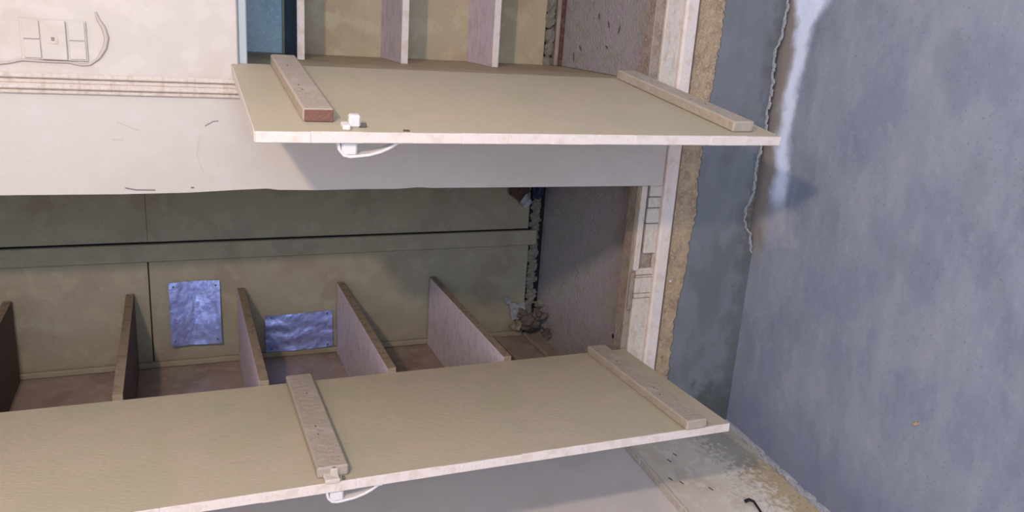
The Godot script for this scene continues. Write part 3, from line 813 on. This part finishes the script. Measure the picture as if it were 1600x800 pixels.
		tag(fo, "upright silver blue foil sheet, the one nearer the dark panel seam" if off == 0.0 else "sideways silver blue foil sheet reaching the bead in the cupboard corner", "foil sheet")

	# ---- switch box and surface cable on the panel
	var sw := base("wall_switch", Vector3(-.090, 1.610, .0125))
	tag(sw, "painted-over white switch plate with a small dark rocker", "switch")
	st = mb(); box(st, Vector3(0, 0, .002), Vector3(.070, .104, .004), .0015); build(st, "back_plate", M.white, sw)
	for yy in [.0345, -.0365]:
		st = mb(); box(st, Vector3(.0165, yy, .0055), Vector3(.031, .026, .003), .0012); build(st, "cover_block", M.white, sw)
		st = mb(); box(st, Vector3(-.0165, yy, .0055), Vector3(.031, .026, .003), .0012); build(st, "cover_block", M.white, sw)
	st = mb(); box(st, Vector3(0, 0, .007), Vector3(.068, .040, .006), .002); build(st, "switch_plate", M.white, sw)
	st = mb(); box(st, Vector3(-.0005, -.001, .0102), Vector3(.012, .0125, .002), .0008); tag(build(st, "rocker_surround", M.trim, sw), "grey surround")
	st = mb(); box(st, Vector3(.002, .001, .0115), Vector3(.006, .005, .002), .0008); tag(build(st, "rocker", M.steel, sw), "small dark rocker")
	st = mb()
	var path := [Vector3(-.140, 1.90, .016), Vector3(-.137, 1.72, .016), Vector3(-.132, 1.685, .016), Vector3(-.1262, 1.662, .0155), Vector3(-.1275, 1.63, .0155), Vector3(-.1275, 1.59, .0155), Vector3(-.1315, 1.570, .0155), Vector3(-.130, 1.556, .0155), Vector3(-.118, 1.541, .0150), Vector3(-.100, 1.530, .0145), Vector3(-.082, 1.526, .0145), Vector3(-.064, 1.530, .0140), Vector3(-.050, 1.538, .0140), Vector3(-.038, 1.541, .0135)]
	var cv := Curve3D.new()
	for p in path: cv.add_point(p)
	var cp := []; var cr2 := []
	for k in path.size():
		cp.append(path[k]); cr2.append([.0022, .0022, .0022, .0022, .002, .002, .002, .002, .0028, .0038, .0042, .004, .003, .0018][k])
	tube(st, cp, cr2, 8)
	tag(build(st, "surface_cable", M.cable), "pale painted-over cable curling round the white switch plate", "cable")

	# ---- rubbish in the far corner of the left cupboard
	var chunks := [[Vector3(-.962, .358, -.596), Vector3(.026, .032, .026), M.debris, "largest grey plaster lump in the corner heap"], [Vector3(-.925, .347, -.570), Vector3(.018, .020, .020), M.debris, "brown plaster lump in the corner heap beside the floor"], [Vector3(-.968, .404, -.606), Vector3(.015, .016, .015), M.sill, "tan plaster lump on top of the corner heap"], [Vector3(-.935, .384, -.618), Vector3(.016, .016, .014), M.debris, "small grey plaster lump leaning on the cupboard back"], [Vector3(-.90, .329, -.612), Vector3(.013, .016, .013), M.rubble, "pale plaster lump at the rim of the corner heap"], [Vector3(-.975, .328, -.545), Vector3(.015, .016, .016), M.debris, "brown plaster lump by the side panel"]]
	var ci := 0
	for c in chunks:
		st = mb(); lump(st, Vector3.ZERO, c[1], 60 + ci * 7, 1.5)
		var o := build(st, "plaster_lump", c[2])
		o.position = c[0]
		tag(o, c[3], "rubble", "plaster lumps heaped in the cupboard corner")
		ci += 1
	var n2 := FastNoiseLite.new(); n2.seed = 77; n2.frequency = 2.2
	st = mb(); sheet(st, Vector3(-.028, -.02, 0), Vector3(.058, .012, .0), Vector3(-.006, .050, -.012), 10, 8, func(a: float, b: float) -> float: return .010 * n2.get_noise_2d(a * 2, b * 2))
	var pa := build(st, "paper_scrap", M.paper); pa.position = Vector3(-.925, .385, -.622)
	tag(pa, "torn white paper scrap over the heap of plaster lumps", "paper")
	st = mb(); sheet(st, Vector3(-.012, -.008, 0), Vector3(.022, .012, .0), Vector3(-.006, .018, -.004), 6, 5, func(a: float, b: float) -> float: return .006 * n2.get_noise_2d(a * 2 + 5, b * 2))
	pa = build(st, "paper_scrap", M.paper); pa.position = Vector3(-.885, .425, -.630)
	tag(pa, "tiny white paper scrap stuck on the dark cupboard back", "paper")
	st = mb(); lump(st, Vector3.ZERO, Vector3(.040, .030, .026), 92, .8)
	var bag := build(st, "rag", M.brown_cloth); bag.position = Vector3(-.505, .432, -.604)
	tag(bag, "crumpled brown rag half hidden behind the white pier", "rag")
	st = mb(); lump(st, Vector3.ZERO, Vector3(.024, .018, .018), 95, .7)
	bag = build(st, "crumpled_paper", M.pale); bag.position = Vector3(-.545, .405, -.612)
	tag(bag, "pale crumpled paper beside the brown rag", "paper")
	st = mb(); lump(st, Vector3.ZERO, Vector3(.048, .020, .022), 97, .5)
	bag = build(st, "plastic_bag", M.navy); bag.position = Vector3(-.50, .362, -.612)
	tag(bag, "dark blue crumpled plastic bag behind the white pier", "bag")

	# ---- loose end of cable on the left skirting
	st = mb()
	var wp := [lw.call(.325, .176, .004), lw.call(.330, .170, .012), lw.call(.340, .164, .013), lw.call(.355, .163, .008), lw.call(.375, .166, .006), lw.call(.41, .175, .004), lw.call(.46, .172, .004), lw.call(.52, .14, .004)]
	tube(st, wp, [.0045, .0042, .003, .0028, .0028, .0028, .0028, .0028], 8)
	tag(build(st, "cable_stub", M.wire), "short black cable end sticking out of the dirty white skirting", "cable")

	# ---- small bits
	st = mb(); lump(st, Vector3.ZERO, Vector3(.011, .0018, .004), 5, .6)
	var fl := build(st, "leaf_flake", M.mortar); fl.position = Vector3(-.764, .0016, .596); fl.rotation.y = -.9
	tag(fl, "small tan flake lying on the open blue floor", "flake")
	st = mb(); box(st, Vector3.ZERO, Vector3(.006, .006, .005), .002)
	var nh := build(st, "nail_head", M.handle); nh.position = Vector3(-.628, .247, -.002)
	tag(nh, "white nail head in the tan mortar strip beside the rail", "nail")

	# ---- the lamp whose light fills the picture (outside the frame)
	var lampo := base("hanging_bulb", lamp_at)
	tag(lampo, "bare hanging bulb on a flex, out of the frame", "lamp")
	st = mb()
	var bm := StandardMaterial3D.new(); bm.albedo_color = Color(1, .95, .88); bm.emission_enabled = true; bm.emission = Color(1, .90, .80); bm.emission_energy_multiplier = 3.0
	var bo := MeshInstance3D.new(); var sph := SphereMesh.new(); sph.radius = .034; sph.height = .068
	bo.mesh = sph; bo.material_override = bm; bo.name = "bulb"; lampo.add_child(bo)
	st = mb(); tube(st, [Vector3(0, .034, 0), Vector3(0, .085, 0)], [.016, .014], 10); build(st, "lamp_holder", M.wire, lampo)
	st = mb(); tube(st, [Vector3(0, .085, 0), Vector3(0, 2.7 - lamp_at.y, 0)], [.003, .003], 6); build(st, "flex", M.wire, lampo)
